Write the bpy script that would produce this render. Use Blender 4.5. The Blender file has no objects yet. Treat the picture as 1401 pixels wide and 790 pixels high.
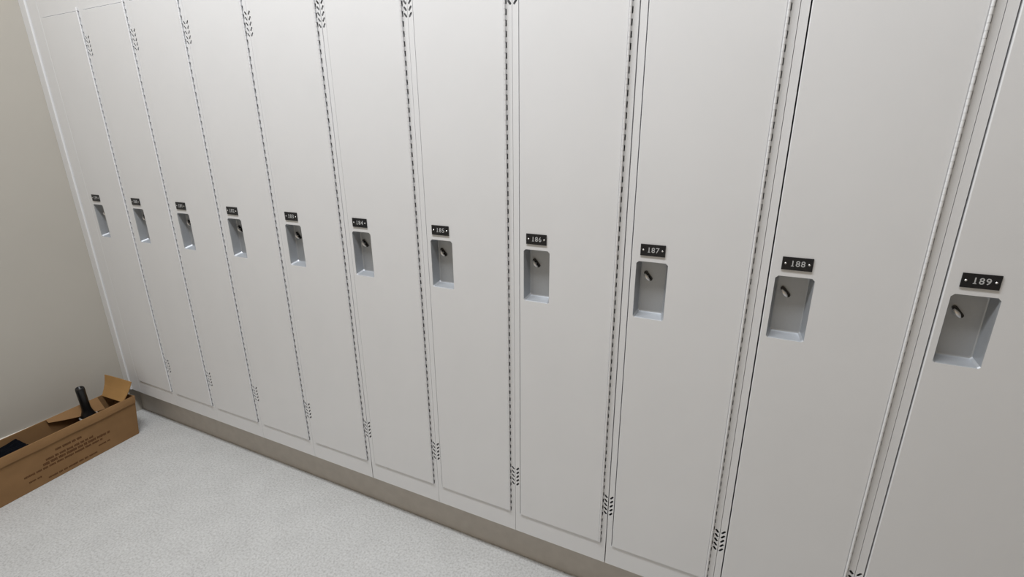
import bpy, bmesh, math, random
from mathutils import Vector, Matrix
from mathutils.geometry import delaunay_2d_cdt

random.seed(7)
scene = bpy.context.scene
COL = scene.collection
PITCH = 0.305            # locker width
BASE_H = 0.152           # plinth height
TOP = 1.96               # top of the lockers

# ------------------------------------------------------------------ materials
def rgb(r, g, b):
    f = lambda c: (c / 12.92) if c <= 0.04045 else ((c + 0.055) / 1.055) ** 2.4
    return (f(r / 255), f(g / 255), f(b / 255), 1)

def mat(name, col, rough=0.5, metal=0.0, noise=0.0, nscale=40.0, bump=0.0, bscale=200.0, spec=0.5, coat=0.0):
    m = bpy.data.materials.new(name); m.use_nodes = True
    nt = m.node_tree; b = nt.nodes['Principled BSDF']
    b.inputs['Base Color'].default_value = col
    b.inputs['Roughness'].default_value = rough
    b.inputs['Metallic'].default_value = metal
    b.inputs['Specular IOR Level'].default_value = spec
    b.inputs['Coat Weight'].default_value = coat
    tc = nt.nodes.new('ShaderNodeTexCoord')
    if noise:
        n = nt.nodes.new('ShaderNodeTexNoise'); n.inputs['Scale'].default_value = nscale; n.inputs['Detail'].default_value = 5
        r = nt.nodes.new('ShaderNodeMapRange'); r.inputs['From Min'].default_value = 0.3; r.inputs['From Max'].default_value = 0.7
        r.inputs['To Min'].default_value = 1 - noise; r.inputs['To Max'].default_value = 1 + noise
        mx = nt.nodes.new('ShaderNodeMix'); mx.data_type = 'RGBA'; mx.blend_type = 'MULTIPLY'; mx.inputs['Factor'].default_value = 1
        mx.inputs['A'].default_value = col
        nt.links.new(tc.outputs['Object'], n.inputs['Vector']); nt.links.new(n.outputs['Fac'], r.inputs['Value'])
        nt.links.new(r.outputs['Result'], mx.inputs['B']); nt.links.new(mx.outputs['Result'], b.inputs['Base Color'])
    if bump:
        n2 = nt.nodes.new('ShaderNodeTexNoise'); n2.inputs['Scale'].default_value = bscale; n2.inputs['Detail'].default_value = 3
        bp = nt.nodes.new('ShaderNodeBump'); bp.inputs['Strength'].default_value = bump; bp.inputs['Distance'].default_value = 0.002
        nt.links.new(tc.outputs['Object'], n2.inputs['Vector']); nt.links.new(n2.outputs['Fac'], bp.inputs['Height'])
        nt.links.new(bp.outputs['Normal'], b.inputs['Normal'])
    return m

M_PAINT = mat('locker_paint', rgb(226, 227, 229), 0.45, noise=0.012, nscale=6, bump=0.03, bscale=350, spec=0.22)
M_WALL = mat('wall_paint', rgb(180, 176, 168), 0.75, noise=0.02, nscale=3, bump=0.08, bscale=150)
M_WHITEWALL = mat('room_paint', rgb(203, 189, 168), 0.8, noise=0.02, nscale=3)
M_FAR = mat('far_wall_paint', rgb(140, 128, 112), 0.8, noise=0.02, nscale=3)
M_CEIL = mat('ceiling_paint', rgb(238, 238, 236), 0.85, noise=0.03, nscale=30)
M_BASE = mat('grey_base', rgb(190, 184, 176), 0.55, noise=0.05, nscale=25)
M_TRIMW = mat('baseboard_white', rgb(226, 222, 214), 0.5, noise=0.02, nscale=10)
M_PLATE = mat('black_plate', rgb(22, 23, 27), 0.4, noise=0.1, nscale=60)
M_NUM = mat('plate_engraving', rgb(186, 188, 190), 0.5, noise=0.05, nscale=300)
M_CHROME = mat('chrome', rgb(232, 232, 233), 0.30, metal=0.7, noise=0.04, nscale=80)
M_STEEL = mat('brushed_steel', rgb(176, 180, 185), 0.46, metal=0.55, noise=0.02, nscale=120)
M_DARK = mat('black_plastic', rgb(14, 15, 18), 0.32, noise=0.15, nscale=50)
M_CLOTH = mat('black_fabric', rgb(8, 10, 16), 0.95, noise=0.3, nscale=60, bump=0.3, bscale=120, spec=0.08)
M_CARD = mat('cardboard', rgb(136, 105, 72), 0.85, noise=0.06, nscale=14, bump=0.15, bscale=90, spec=0.2)
M_CARD_IN = mat('cardboard_flap', rgb(164, 127, 80), 0.85, noise=0.05, nscale=14, bump=0.15, bscale=90, spec=0.2)
M_INK = mat('brown_ink', rgb(96, 68, 46), 0.9, noise=0.2, nscale=90, spec=0.1)

def floor_mat():
    m = bpy.data.materials.new('speckled_carpet'); m.use_nodes = True
    nt = m.node_tree; b = nt.nodes['Principled BSDF']; b.inputs['Roughness'].default_value = 0.8
    b.inputs['Specular IOR Level'].default_value = 0.25
    tc = nt.nodes.new('ShaderNodeTexCoord')
    n1 = nt.nodes.new('ShaderNodeTexNoise'); n1.inputs['Scale'].default_value = 130; n1.inputs['Detail'].default_value = 6; n1.inputs['Roughness'].default_value = .7
    n2 = nt.nodes.new('ShaderNodeTexNoise'); n2.inputs['Scale'].default_value = 9; n2.inputs['Detail'].default_value = 4
    cr = nt.nodes.new('ShaderNodeValToRGB')
    e = cr.color_ramp.elements
    e[0].position = 0.30; e[0].color = rgb(164, 164, 163)
    e[1].position = 0.52; e[1].color = rgb(196, 197, 197)
    e2 = e.new(0.7); e2.color = rgb(208, 209, 209)
    r = nt.nodes.new('ShaderNodeMapRange'); r.inputs['From Min'].default_value = .3; r.inputs['From Max'].default_value = .7
    r.inputs['To Min'].default_value = .955; r.inputs['To Max'].default_value = 1.03
    mx = nt.nodes.new('ShaderNodeMix'); mx.data_type = 'RGBA'; mx.blend_type = 'MULTIPLY'; mx.inputs['Factor'].default_value = 1
    bp = nt.nodes.new('ShaderNodeBump'); bp.inputs['Strength'].default_value = .5; bp.inputs['Distance'].default_value = .004
    L = nt.links.new
    L(tc.outputs['Object'], n1.inputs['Vector']); L(tc.outputs['Object'], n2.inputs['Vector'])
    L(n1.outputs['Fac'], cr.inputs['Fac']); L(n2.outputs['Fac'], r.inputs['Value'])
    L(cr.outputs['Color'], mx.inputs['A']); L(r.outputs['Result'], mx.inputs['B'])
    L(mx.outputs['Result'], b.inputs['Base Color']); L(n1.outputs['Fac'], bp.inputs['Height']); L(bp.outputs['Normal'], b.inputs['Normal'])
    return m
M_FLOOR = floor_mat()

# ------------------------------------------------------------------ helpers
def mesh_of(name, bm, m, smooth=False):
    bmesh.ops.recalc_face_normals(bm, faces=bm.faces)
    me = bpy.data.meshes.new(name); bm.to_mesh(me); bm.free()
    me.materials.append(m)
    if smooth:
        for p in me.polygons: p.use_smooth = True
    return me

def obj(name, bm, m, parent=None, smooth=False, loc=(0, 0, 0)):
    o = bpy.data.objects.new(name, mesh_of(name, bm, m, smooth)); COL.objects.link(o)
    o.location = loc
    if parent: o.parent = parent
    return o

def struct(name, bm, m):
    o = obj(name, bm, m); o['kind'] = 'structure'; return o

def thing(name, label, cat, loc=(0, 0, 0), rotz=0, group=None):
    o = bpy.data.objects.new(name, None); COL.objects.link(o); o.empty_display_size = .05
    o.location = loc; o.rotation_euler = (0, 0, rotz); o['label'] = label; o['category'] = cat
    if group: o['group'] = group
    return o

def add_box(bm, x0, x1, y0, y1, z0, z1, bevel=0.0):
    v = [bm.verts.new((x, y, z)) for x in (x0, x1) for y in (y0, y1) for z in (z0, z1)]
    fs = [bm.faces.new([v[i] for i in q]) for q in ((0, 1, 3, 2), (4, 6, 7, 5), (0, 4, 5, 1), (2, 3, 7, 6), (0, 2, 6, 4), (1, 5, 7, 3))]
    if bevel:
        es = list({e for f in fs for e in f.edges})
        bmesh.ops.bevel(bm, geom=es, offset=bevel, segments=2, affect='EDGES', profile=.5)

def pip(p, poly):
    x, y = p; c = False; n = len(poly)
    for i in range(n):
        (x1, y1), (x2, y2) = poly[i], poly[i - 1]
        if (y1 > y) != (y2 > y) and x < (x2 - x1) * (y - y1) / (y2 - y1) + x1: c = not c
    return c

def add_sheet(bm, outer, holes, y0, y1):
    """a sheet in the xz plane with holes, from y0 (front) to y1 (back); returns nothing"""
    pts = []; edges = []
    for poly in [outer] + holes:
        s = len(pts); pts += [Vector(p) for p in poly]
        edges += [(s + i, s + (i + 1) % len(poly)) for i in range(len(poly))]
    vs, es, fs, *_ = delaunay_2d_cdt(pts, edges, [], 1 if False else 0, 1e-7)
    keep = []
    for f in fs:
        c = (sum(vs[i].x for i in f) / len(f), sum(vs[i].y for i in f) / len(f))
        if pip(c, outer) and not any(pip(c, h) for h in holes): keep.append(f)
    for yy in (y0, y1):
        V = [bm.verts.new((p.x, yy, p.y)) for p in vs]
        for f in keep: bm.faces.new([V[i] for i in f])
    for poly in [outer] + holes:
        A = [bm.verts.new((p[0], y0, p[1])) for p in poly]; B = [bm.verts.new((p[0], y1, p[1])) for p in poly]
        for i in range(len(poly)):
            j = (i + 1) % len(poly); bm.faces.new((A[i], A[j], B[j], B[i]))
    bmesh.ops.remove_doubles(bm, verts=bm.verts, dist=1e-6)

def add_cyl(bm, c, axis, r, h, seg=16, r2=None):
    """cylinder centred at c along axis"""
    q = Vector((0, 0, 1)).rotation_difference(Vector(axis).normalized()).to_matrix().to_4x4()
    bmesh.ops.create_cone(bm, cap_ends=True, segments=seg, radius1=r, radius2=r if r2 is None else r2, depth=h, matrix=Matrix.Translation(c) @ q)

def slot(cx, cz, ang, L, w, seg=5):
    """rounded slot outline in xz"""
    ca, sa = math.cos(ang), math.sin(ang); d = (L - w) / 2; r = w / 2; out = []
    for s, a0 in ((1, -math.pi / 2), (-1, math.pi / 2)):
        for k in range(seg + 1):
            a = a0 + math.pi * k / seg
            x = s * d + r * math.cos(a); y = r * math.sin(a)
            out.append((cx + x * ca - y * sa, cz + x * sa + y * ca))
    return out

# ------------------------------------------------------------------ locker dimensions (local x 0..PITCH, front y = 0, z above floor)
DL, DR = 0.0195, 0.2832            # door edges
FL, FR = 0.0166, 0.2908            # frame opening
DZB, DZT = 0.2262, 1.8735          # door
OZB, OZT = 0.2236, 1.8760          # frame opening
DY = -0.0036                       # door face stands proud of the frame
CX0, CX1, CZ0, CZ1 = 0.0318, 0.1076, 0.9745, 1.1220   # pull recess opening
CD = 0.030                         # its depth
PX0, PX1, PZ0, PZ1 = 0.0400, 0.0988, 1.1373, 1.1658   # number plate
DEPTH = 0.45

def frame_bm(gl, gr, vents=True):
    bm = bmesh.new()
    A = math.radians(52); L, W = 0.0142, 0.0056
    zb = [0.3395 + 0.0146 * k for k in range(5)]; zt = [1.7200 + 0.0152 * k for k in range(5)]
    lc = (gl + FL) / 2; rc = (FR + PITCH - gr) / 2
    hl = [slot(lc, z, A, L, W) for z in zb + zt] if vents else []
    hr = [slot(rc, z, math.pi - A, L * .95, W) for z in zb + zt]
    add_sheet(bm, [(gl, OZB), (FL, OZB), (FL, OZT), (gl, OZT)], hl, 0, 0.0010)
    add_sheet(bm, [(FR, OZB), (PITCH - gr, OZB), (PITCH - gr, OZT), (FR, OZT)], hr, 0, 0.0010)
    x1 = PITCH - gr
    add_box(bm, gl, x1, 0, .02, BASE_H, OZB)               # bottom rail
    add_box(bm, gl, x1, 0, .02, OZT, TOP)                  # top rail
    add_box(bm, FL - .0014, FL, .002, .022, OZB, OZT)      # jambs
    add_box(bm, FR, FR + .0014, .002, .022, OZB, OZT)
    add_box(bm, gl, gl + .001, .001, DEPTH, BASE_H, TOP)   # sides
    add_box(bm, x1 - .001, x1, .001, DEPTH, BASE_H, TOP)
    add_box(bm, gl, x1, DEPTH - .0015, DEPTH, BASE_H, TOP)
    add_box(bm, gl, x1, .018, DEPTH, BASE_H, BASE_H + .002)
    add_box(bm, gl, x1, .018, DEPTH, TOP - .002, TOP)
    add_box(bm, FL - .0014, FR + .0014, .019, .021, OZB - .002, OZB + .012)   # door stops
    add_box(bm, FL - .0014, FR + .0014, .019, .021, OZT - .012, OZT + .002)
    return bm

def hole_outline():
    c = .0035
    return [(CX0 + c, CZ0), (CX1 - c, CZ0), (CX1, CZ0 + c), (CX1, CZ1 - c * 1.6), (CX1 - c * 1.6, CZ1), (CX0 + c * 1.6, CZ1), (CX0, CZ1 - c * 1.6), (CX0, CZ0 + c)]

def door_bm():
    bm = bmesh.new(); i = .0016
    add_sheet(bm, [(DL + i, DZB + i), (DR - i, DZB + i), (DR - i, DZT - i), (DL + i, DZT - i)], [hole_outline()], DY, DY + .0015)
    # rolled edge and returns
    loops = []
    for ins, y in ((i, DY), (i * .4, DY + .0006), (0, DY + .0018), (0, .016), (.012, .016)):
        loops.append([bm.verts.new((x, y, z)) for x, z in ((DL + ins, DZB + ins), (DR - ins, DZB + ins), (DR - ins, DZT - ins), (DL + ins, DZT - ins))])
    for a, b in zip(loops, loops[1:]):
        for k in range(4): bm.faces.new((a[k], a[(k + 1) % 4], b[(k + 1) % 4], b[k]))
    bmesh.ops.remove_doubles(bm, verts=bm.verts, dist=1e-6)
    return bm

def pull_bm():
    """tapered pan pressed into the door"""
    bm = bmesh.new()
    h = hole_outline()
    def ring(y, dl, dr, db, dt, r):
        x0, x1, z0, z1 = CX0 + dl, CX1 - dr, CZ0 + db, CZ1 - dt
        return [bm.verts.new((x, y, z)) for x, z in ((x0 + r, z0), (x1 - r, z0), (x1, z0 + r), (x1, z1 - r), (x1 - r, z1), (x0 + r, z1), (x0, z1 - r), (x0, z0 + r))]
    rings = [[bm.verts.new((x, DY + .0002, z)) for x, z in h],
             ring(DY + .0025, .0012, .0012, .0012, .0012, .004),
             ring(DY + CD - .004, .0060, .0060, .0078, .0045, .004),
             ring(DY + CD - .001, .0072, .0072, .0092, .0055, .004),
             ring(DY + CD, .0095, .0095, .0118, .0080, .004)]
    for a, b in zip(rings, rings[1:]):
        for k in range(8): bm.faces.new((a[k], a[(k + 1) % 8], b[(k + 1) % 8], b[k]))
    bm.faces.new(rings[-1])
    return bm

LX, LZ = CX0 + .0250, CZ1 - .0440      # latch centre
def latch_slot_bm():
    bm = bmesh.new()
    o = slot(LX + .0012, LZ + .0008, math.radians(-50), .0290, .0092, 8)
    add_sheet(bm, o, [], DY + CD - .0035, DY + CD - .0004)
    return bm

def latch_bm():
    """chrome lifting finger: a pointed, slightly bowed lever standing out of its slot"""
    bm = bmesh.new(); N = 12; rings = []
    ax = Vector((math.cos(math.radians(-50)), 0, math.sin(math.radians(-50)))); nx = Vector((-ax.z, 0, ax.x))
    for k in range(N + 1):
        t = k / N; w = .0038 * math.sin(math.pi * min(1, .12 + t * .80)) ** .8 + .0004
        c = Vector((LX - .0012, DY + CD - .0050 - .0045 * math.sin(math.pi * t), LZ - .0010)) + ax * (t - .46) * .0215
        rings.append([bm.verts.new(c + nx * w * math.cos(a) + Vector((0, -1, 0)) * .0032 * math.sin(a)) for a in [2 * math.pi * j / 12 for j in range(12)]])
    for a, b in zip(rings, rings[1:]):
        for j in range(12): bm.faces.new((a[j], a[(j + 1) % 12], b[(j + 1) % 12], b[j]))
    bm.faces.new(rings[0]); bm.faces.new(rings[-1])
    add_box(bm, LX - .002, LX + .002, DY + CD - .006, DY + CD - .001, LZ - .002, LZ + .002)
    return bm

def hinge_bm():
    """continuous piano hinge: barrel against the door, leaf bridging to the frame at every other knuckle"""
    bm = bmesh.new(); p = .0240; r = .0028; x = DR + .0029; y = -.0042; z = DZB + .004
    while z < DZT - .010:
        add_cyl(bm, (x, y, z + .0058), (0, 0, 1), r, .0112, 12)
        add_cyl(bm, (x, y, z + .0178), (0, 0, 1), r, .0112, 12)
        add_box(bm, x, FR + .0008, -.0002, .0020, z + .0126, z + .0230)     # frame leaf wraps this knuckle
        z += p
    add_cyl(bm, (x, y, (DZB + DZT) / 2), (0, 0, 1), r * .8, DZT - DZB - .01, 10)
    add_box(bm, DR - .001, DR + .0012, -.0020, .014, DZB + .002, DZT - .002)
    return bm

def plate_bm():
    bm = bmesh.new()
    add_box(bm, PX0, PX1, DY - .0026, DY, PZ0, PZ1, .0006)
    return bm

def rivet_bm(x):
    bm = bmesh.new(); z = (PZ0 + PZ1) / 2
    add_cyl(bm, (x, DY - .0030, z), (0, -1, 0), .0023, .0010, 14, .0014)
    return bm

def number_bm(txt):
    cu = bpy.data.curves.new('number_text', 'FONT'); cu.body = txt; cu.align_x = 'CENTER'; cu.align_y = 'CENTER'
    cu.size = .0178; cu.extrude = .0002; cu.space_character = 1.12; cu.resolution_u = 3; cu.offset = .00012
    o = bpy.data.objects.new('number_text', cu); COL.objects.link(o)
    bpy.context.view_layer.update()
    me = o.evaluated_get(bpy.context.evaluated_depsgraph_get()).to_mesh()
    bm = bmesh.new(); bm.from_mesh(me); o.to_mesh_clear()
    lo = min(v.co.x for v in bm.verts); y0 = min(v.co.y for v in bm.verts if v.co.x < lo + .0085)
    foot = [v.co.x for v in bm.verts if v.co.x < lo + .0085 and v.co.y < y0 + .0006]
    c = (min(foot) + max(foot)) / 2
    add_box(bm, c - .0026, c + .0026, y0 - .0002, y0 + .0014, -.0002, .0002)      # foot of the slab-serif 1
    bpy.data.objects.remove(o); bpy.data.curves.remove(cu)
    M = Matrix.Translation(((PX0 + PX1) / 2 + .001, DY - .0028, (PZ0 + PZ1) / 2)) @ Matrix.Rotation(math.pi / 2, 4, 'X')
    bmesh.ops.transform(bm, matrix=M, verts=bm.verts)
    return bm

# ------------------------------------------------------------------ lockers
ORD = ['second', 'third', 'fourth']
proto = {
    'door': mesh_of('door', door_bm(), M_PAINT),
    'recessed_pull': mesh_of('recessed_pull', pull_bm(), M_STEEL),
    'latch_slot': mesh_of('latch_slot', latch_slot_bm(), M_DARK),
    'latch': mesh_of('latch', latch_bm(), M_CHROME, True),
    'hinge': mesh_of('hinge', hinge_bm(), M_PAINT),
    'number_plate': mesh_of('number_plate', plate_bm(), M_PLATE),
    'rivet_a': mesh_of('rivet', rivet_bm(PX0 + .0068), M_CHROME, False),
    'rivet_b': mesh_of('rivet', rivet_bm(PX1 - .0068), M_CHROME, False),
}
def part(name, me, parent, label=None):
    o = bpy.data.objects.new(name, me); COL.objects.link(o); o.parent = parent
    if label: o['label'] = label
    return o

WIDE = {5: .0013, 8: .0013}          # seams that stand open a little
def gap(i): return WIDE.get(i, .0005)
for i in range(11):
    n = 179 + i
    if i == 0: lab = 'tall light grey metal locker in the far corner, directly beside the beige wall'
    elif i < 4: lab = 'tall light grey metal locker, %s in the row from the beige wall' % ORD[i - 1]
    elif i == 10: lab = 'tall light grey metal locker numbered 189, nearest one at the right edge'
    else: lab = 'tall light grey metal locker with black number plate %d' % n
    t = thing('locker', lab, 'locker', (i * PITCH, 0, 0), 0, 'row of tall metal lockers')
    obj('frame', frame_bm(gap(i), gap(i + 1), i > 0), M_PAINT, t)
    part('door', proto['door'], t)
    part('hinge', proto['hinge'], t)
    rp = part('recessed_pull', proto['recessed_pull'], t, 'brushed steel recessed pull')
    part('latch_slot', proto['latch_slot'], rp, 'black slot behind the latch')
    part('latch', proto['latch'], rp, 'small chrome latch lever')
    pl = part('number_plate', proto['number_plate'], t, 'black number plate reading %d' % n)
    part('rivet', proto['rivet_a'], pl); part('rivet', proto['rivet_b'], pl)
    obj('number', number_bm(str(n)), M_NUM, pl)

# ------------------------------------------------------------------ room
X0, X1, Y0, H = -0.125, 11 * PITCH + 1.2, -3.00, 3.35
bm = bmesh.new(); add_box(bm, X0 - .1, X1 + .1, Y0 - .1, DEPTH + .2, -.06, 0); struct('floor', bm, M_FLOOR)
bm = bmesh.new(); add_box(bm, X0 - .1, X1 + .1, Y0 - .1, DEPTH + .2, H, H + .06); struct('ceiling', bm, M_CEIL)
bm = bmesh.new(); add_box(bm, X0 - .1, X0, Y0 - .1, DEPTH + .2, 0, H); struct('wall_left', bm, M_WALL)
bm = bmesh.new(); add_box(bm, X1, X1 + .1, Y0 - .1, DEPTH + .2, 0, H); struct('wall_right', bm, M_FAR)
bm = bmesh.new(); add_box(bm, X0, X1, DEPTH + .005, DEPTH + .1, 0, H); struct('wall_back', bm, M_WHITEWALL)
bm = bmesh.new(); add_box(bm, X0, X1, Y0 - .1, Y0, 0, H); struct('wall_front', bm, M_WHITEWALL)
# recessed base under the lockers
REC = .0457
bm = bmesh.new(); add_box(bm, X0, 11 * PITCH, REC, DEPTH, 0, BASE_H - .0005); struct('baseboard_back', bm, M_BASE)
# baseboard along the beige wall
bm = bmesh.new(); add_box(bm, X0, X0 + .009, Y0, -.012, 0, .1570, .002); struct('baseboard_left', bm, M_TRIMW)
# filler between wall and first locker: a proud edge strip and a flush panel
bm = bmesh.new(); add_box(bm, X0, -.0800, -.006, .02, BASE_H, TOP, .0015); struct('trim_1', bm, M_PAINT)
bm = bmesh.new(); add_box(bm, -.0765, -.0010, 0, .02, BASE_H, TOP, .0010); struct('trim_2', bm, M_PAINT)

# ------------------------------------------------------------------ cardboard box in the corner
# local frame: +X along the long side towards the viewer's left, +Y from the front face to the wall
ang = math.atan2(-.996, .09)
box = thing('cardboard_box', 'long open brown cardboard box on the floor against the beige wall', 'box', (.104, -.100, 0), ang)
# with this rotation local +Y points to +x world, so the depth runs along -Y
BL, BW, BH, T = .78, .16, .200, .005
def add_slab(bm, x0, x1, y0, y1, z0, z1):
    add_box(bm, x0, x1, y0, y1, z0, z1, .0012)
    for v in bm.verts:                       # the near end of the box is pushed outward at the top
        if v.co.x < .05: v.co.x -= .024 * v.co.z / BH
bm = bmesh.new(); add_slab(bm, 0, BL, -T, 0, 0, BH); obj('front_panel', bm, M_CARD, box)
bm = bmesh.new(); add_slab(bm, 0, BL, -BW, -BW + T, 0, BH); obj('back_panel', bm, M_CARD, box)
for a, b in ((0, T), (BL - T, BL)):
    bm = bmesh.new(); add_slab(bm, a, b, -BW + T, -T, 0, BH); obj('end_panel', bm, M_CARD, box)
bm = bmesh.new(); add_slab(bm, T, BL - T, -BW + T, -T, 0, T); obj('bottom_panel', bm, M_CARD, box)

def flap(name, quad, th, m, nx=10, nz=6, curl=None):
    """bent sheet between 4 corners (a b along the fold, c d the free edge) with thickness"""
    a, b, c, d = [Vector(q) for q in quad]
    nrm = (b - a).cross(d - a).normalized(); bm = bmesh.new(); g = [[], []]
    for s in (0, 1):
        for j in range(nz + 1):
            row = []
            for i in range(nx + 1):
                u, v = i / nx, j / nz
                p = (a * (1 - u) + b * u) * (1 - v) + (d * (1 - u) + c * u) * v
                if curl: p = p + curl(u, v)
                row.append(bm.verts.new(p + nrm * th * s))
            g[s].append(row)
    for s in (0, 1):
        for j in range(nz):
            for i in range(nx): bm.faces.new((g[s][j][i], g[s][j][i + 1], g[s][j + 1][i + 1], g[s][j + 1][i]))
    rim = [(0, i) for i in range(nx)] + [(j, nx) for j in range(nz)] + [(nz, i) for i in range(nx, 0, -1)] + [(j, 0) for j in range(nz, 0, -1)]
    for k in range(len(rim)):
        (j, i), (j2, i2) = rim[k], rim[(k + 1) % len(rim)]
        bm.faces.new((g[0][j][i], g[0][j2][i2], g[1][j2][i2], g[1][j][i]))
    return obj(name, bm, m, box)

flap('end_flap', [(.026, -BW + .004, BH - .004), (.026, -.007, BH - .010), (-.024, .008, .2755), (-.012, -BW - .001, .2920)], .004, M_CARD_IN,
     curl=lambda u, v: Vector((-.006 * math.sin(math.pi * v), 0, .002 * math.sin(3 * u) * v)))
flap('front_flap', [(-.022, .0005, BH), (BL, .0005, BH), (BL, .0050, BH - .040), (-.017, .0038, BH - .034)], .003, M_CARD, 30, 4,
     curl=lambda u, v: Vector((0, .0015 * math.sin(math.pi * v) + .001 * math.sin(9 * u) * v, .001 * math.sin(23 * u) * v)))
flap('back_flap', [(.052, -BW + .006, BH + .001), (.262, -BW + .006, BH + .001), (.262, -BW + .020, BH - .008), (.060, -BW + .060, BH - .048)], .003, M_CARD, 24, 5,
     curl=lambda u, v: Vector((0, .010 * v * math.sin(math.pi * u), -.006 * v * math.sin(2.4 * u))))

# printed lines on the front face (blurred, unreadable in the photo): blocks of ink in word-length runs
def ink(bm, x, z, w, h):
    e = .00035
    add_box(bm, x - w / 2, x + w / 2, 0, e, z - h / 2, z + h / 2)
rows = [(.326, .221, .126, .011), (.366, .182, .1015, .0105), (.380, .112, .0855, .0125), (.450, .150, .0690, .0095),
        (.174, .122, .0450, .0075), (.376, .183, .0195, .0080), (.440, .392, .0405, .0075)]
for sa, sb, z, h in rows:
    x = sa; bm = bmesh.new()
    while x > sb:
        word = random.randint(3, 8)
        for k in range(word):
            w = random.uniform(.0036, .0060)
            if x - w < sb: break
            ink(bm, x - w / 2, z + random.uniform(-.0004, .0004), w * .86, h * random.choice((.8, .9, 1)))
            x -= w
        x -= .0042
    obj('printed_line', bm, M_INK, box)

# ------------------------------------------------------------------ black handle standing in the box, dark bundle beside it
def box_to_world(x, y, z): return Matrix.Translation(box.location) @ Matrix.Rotation(ang, 4, 'Z') @ Vector((x, y, z))
def lathe(bm, prof, axis0, axis1, seg=24):
    a, b = Vector(axis0), Vector(axis1); d = (b - a).normalized(); q = Vector((0, 0, 1)).rotation_difference(d); rings = []
    for r, h in prof:
        rings.append([bm.verts.new(a + q @ Vector((r * math.cos(t), r * math.sin(t), h))) for t in [2 * math.pi * k / seg for k in range(seg)]])
    for A, B in zip(rings, rings[1:]):
        for k in range(seg): bm.faces.new((A[k], A[(k + 1) % seg], B[(k + 1) % seg], B[k]))
    bm.faces.new(rings[0]); bm.faces.new(rings[-1])
h = thing('black_tube', 'black tube with a shiny collar standing upright out of the cardboard box', 'tube', box_to_world(.128, -.100, T))
B = box_to_world(.128, -.100, T)
p0 = Vector((0, 0, 0)); p1 = box_to_world(.137, -.090, .312) - B; ln = (p1 - p0).length
bm = bmesh.new()
lathe(bm, [(.030, 0), (.034, .004), (.036, .02), (.036, .130), (.033, .150), (.025, .170), (.0195, .186), (.0175, .200), (.0172, .23),
           (.0175, .26), (.0178, ln - .012), (.0170, ln - .004), (.0140, ln), (.0110, ln - .001), (.0100, ln - .012)], p0, p1)
obj('tube_body', bm, M_DARK, h, True)
bm = bmesh.new(); d = (p1 - p0).normalized()
lathe(bm, [(.0335, .147), (.0362, .148), (.0362, .155), (.0310, .1555)], p0, p1); obj('collar', bm, M_CHROME, h, True)['label'] = 'thin shiny collar'

bm = bmesh.new()
cx0, cx1, cy0, cy1 = .340, BL - .012, -BW + .011, -.010; NX, NY = 40, 16; top = []; 
def hz(u, v):
    e = min(u / .10, 1, (1 - u) / .08); ey = min(v / .12, 1, (1 - v) / .12)
    return .03 + .152 * (e ** .5 if e > 0 else 0) * (.86 + .14 * ey ** .5) + .006 * math.sin(17 * u + 5 * v) * e + .004 * math.sin(31 * v - 9 * u) * e
base = []
for i in range(NX + 1):
    u = i / NX; rt, rb = [], []
    for j in range(NY + 1):
        v = j / NY; x = cx0 + (cx1 - cx0) * u; y = cy0 + (cy1 - cy0) * v
        rt.append(bm.verts.new((x, y, hz(u, v)))); rb.append(bm.verts.new((x, y, T + .0005)))
    top.append(rt); base.append(rb)
for i in range(NX):
    for j in range(NY):
        for g in (top, base): bm.faces.new((g[i][j], g[i + 1][j], g[i + 1][j + 1], g[i][j + 1]))
rim = [(i, 0) for i in range(NX)] + [(NX, j) for j in range(NY)] + [(i, NY) for i in range(NX, 0, -1)] + [(0, j) for j in range(NY, 0, -1)]
for k in range(len(rim)):
    (i, j), (i2, j2) = rim[k], rim[(k + 1) % len(rim)]
    bm.faces.new((top[i][j], top[i2][j2], base[i2][j2], base[i][j]))
bn = obj('black_bundle', bm, M_CLOTH, None, True)
bn.location = box.location; bn.rotation_euler = (0, 0, ang)
bn['label'] = 'dark black bundle filling the left end of the cardboard box'; bn['category'] = 'bundle'

# ------------------------------------------------------------------ light
def area(name, loc, sx, sy, power, col):
    l = bpy.data.lights.new(name, 'AREA'); l.shape = 'RECTANGLE'; l.size = sx; l.size_y = sy; l.energy = power; l.color = col
    o = bpy.data.objects.new(name, l); COL.objects.link(o); o.location = loc; return o
area('ceiling_lamp', (1.78, -.78, H - .02), 2.4, .30, 78, (.97, .983, 1))
w = bpy.data.worlds.new('world'); scene.world = w; w.use_nodes = True
w.node_tree.nodes['Background'].inputs['Color'].default_value = (.9, .93, 1, 1)
w.node_tree.nodes['Background'].inputs['Strength'].default_value = 0.05

# ------------------------------------------------------------------ camera
cam = bpy.data.cameras.new('camera'); co = bpy.data.objects.new('camera', cam); COL.objects.link(co)
yaw, pit, rol = -0.4540892743212888, -0.3142436284069851, -0.008256146813245414
F = Vector((math.sin(yaw) * math.cos(pit), math.cos(yaw) * math.cos(pit), math.sin(pit)))
R = Vector((math.cos(yaw), -math.sin(yaw), 0)); U = R.cross(F)
r = math.cos(rol) * R + math.sin(rol) * U; u = -math.sin(rol) * R + math.cos(rol) * U
co.matrix_world = Matrix(((r.x, u.x, -F.x, 2.7139), (r.y, u.y, -F.y, -1.1988), (r.z, u.z, -F.z, 1.4362), (0, 0, 0, 1)))
cam.sensor_width = 36; cam.lens = 678.6425 / 1401 * 36; cam.clip_start = .02
scene.camera = co

vs = scene.view_settings
scene.display_settings.display_device = 'sRGB'
vs.view_transform = 'Standard'; vs.look = 'None'; vs.gamma = 1; vs.use_curve_mapping = False; vs.exposure = 0.0
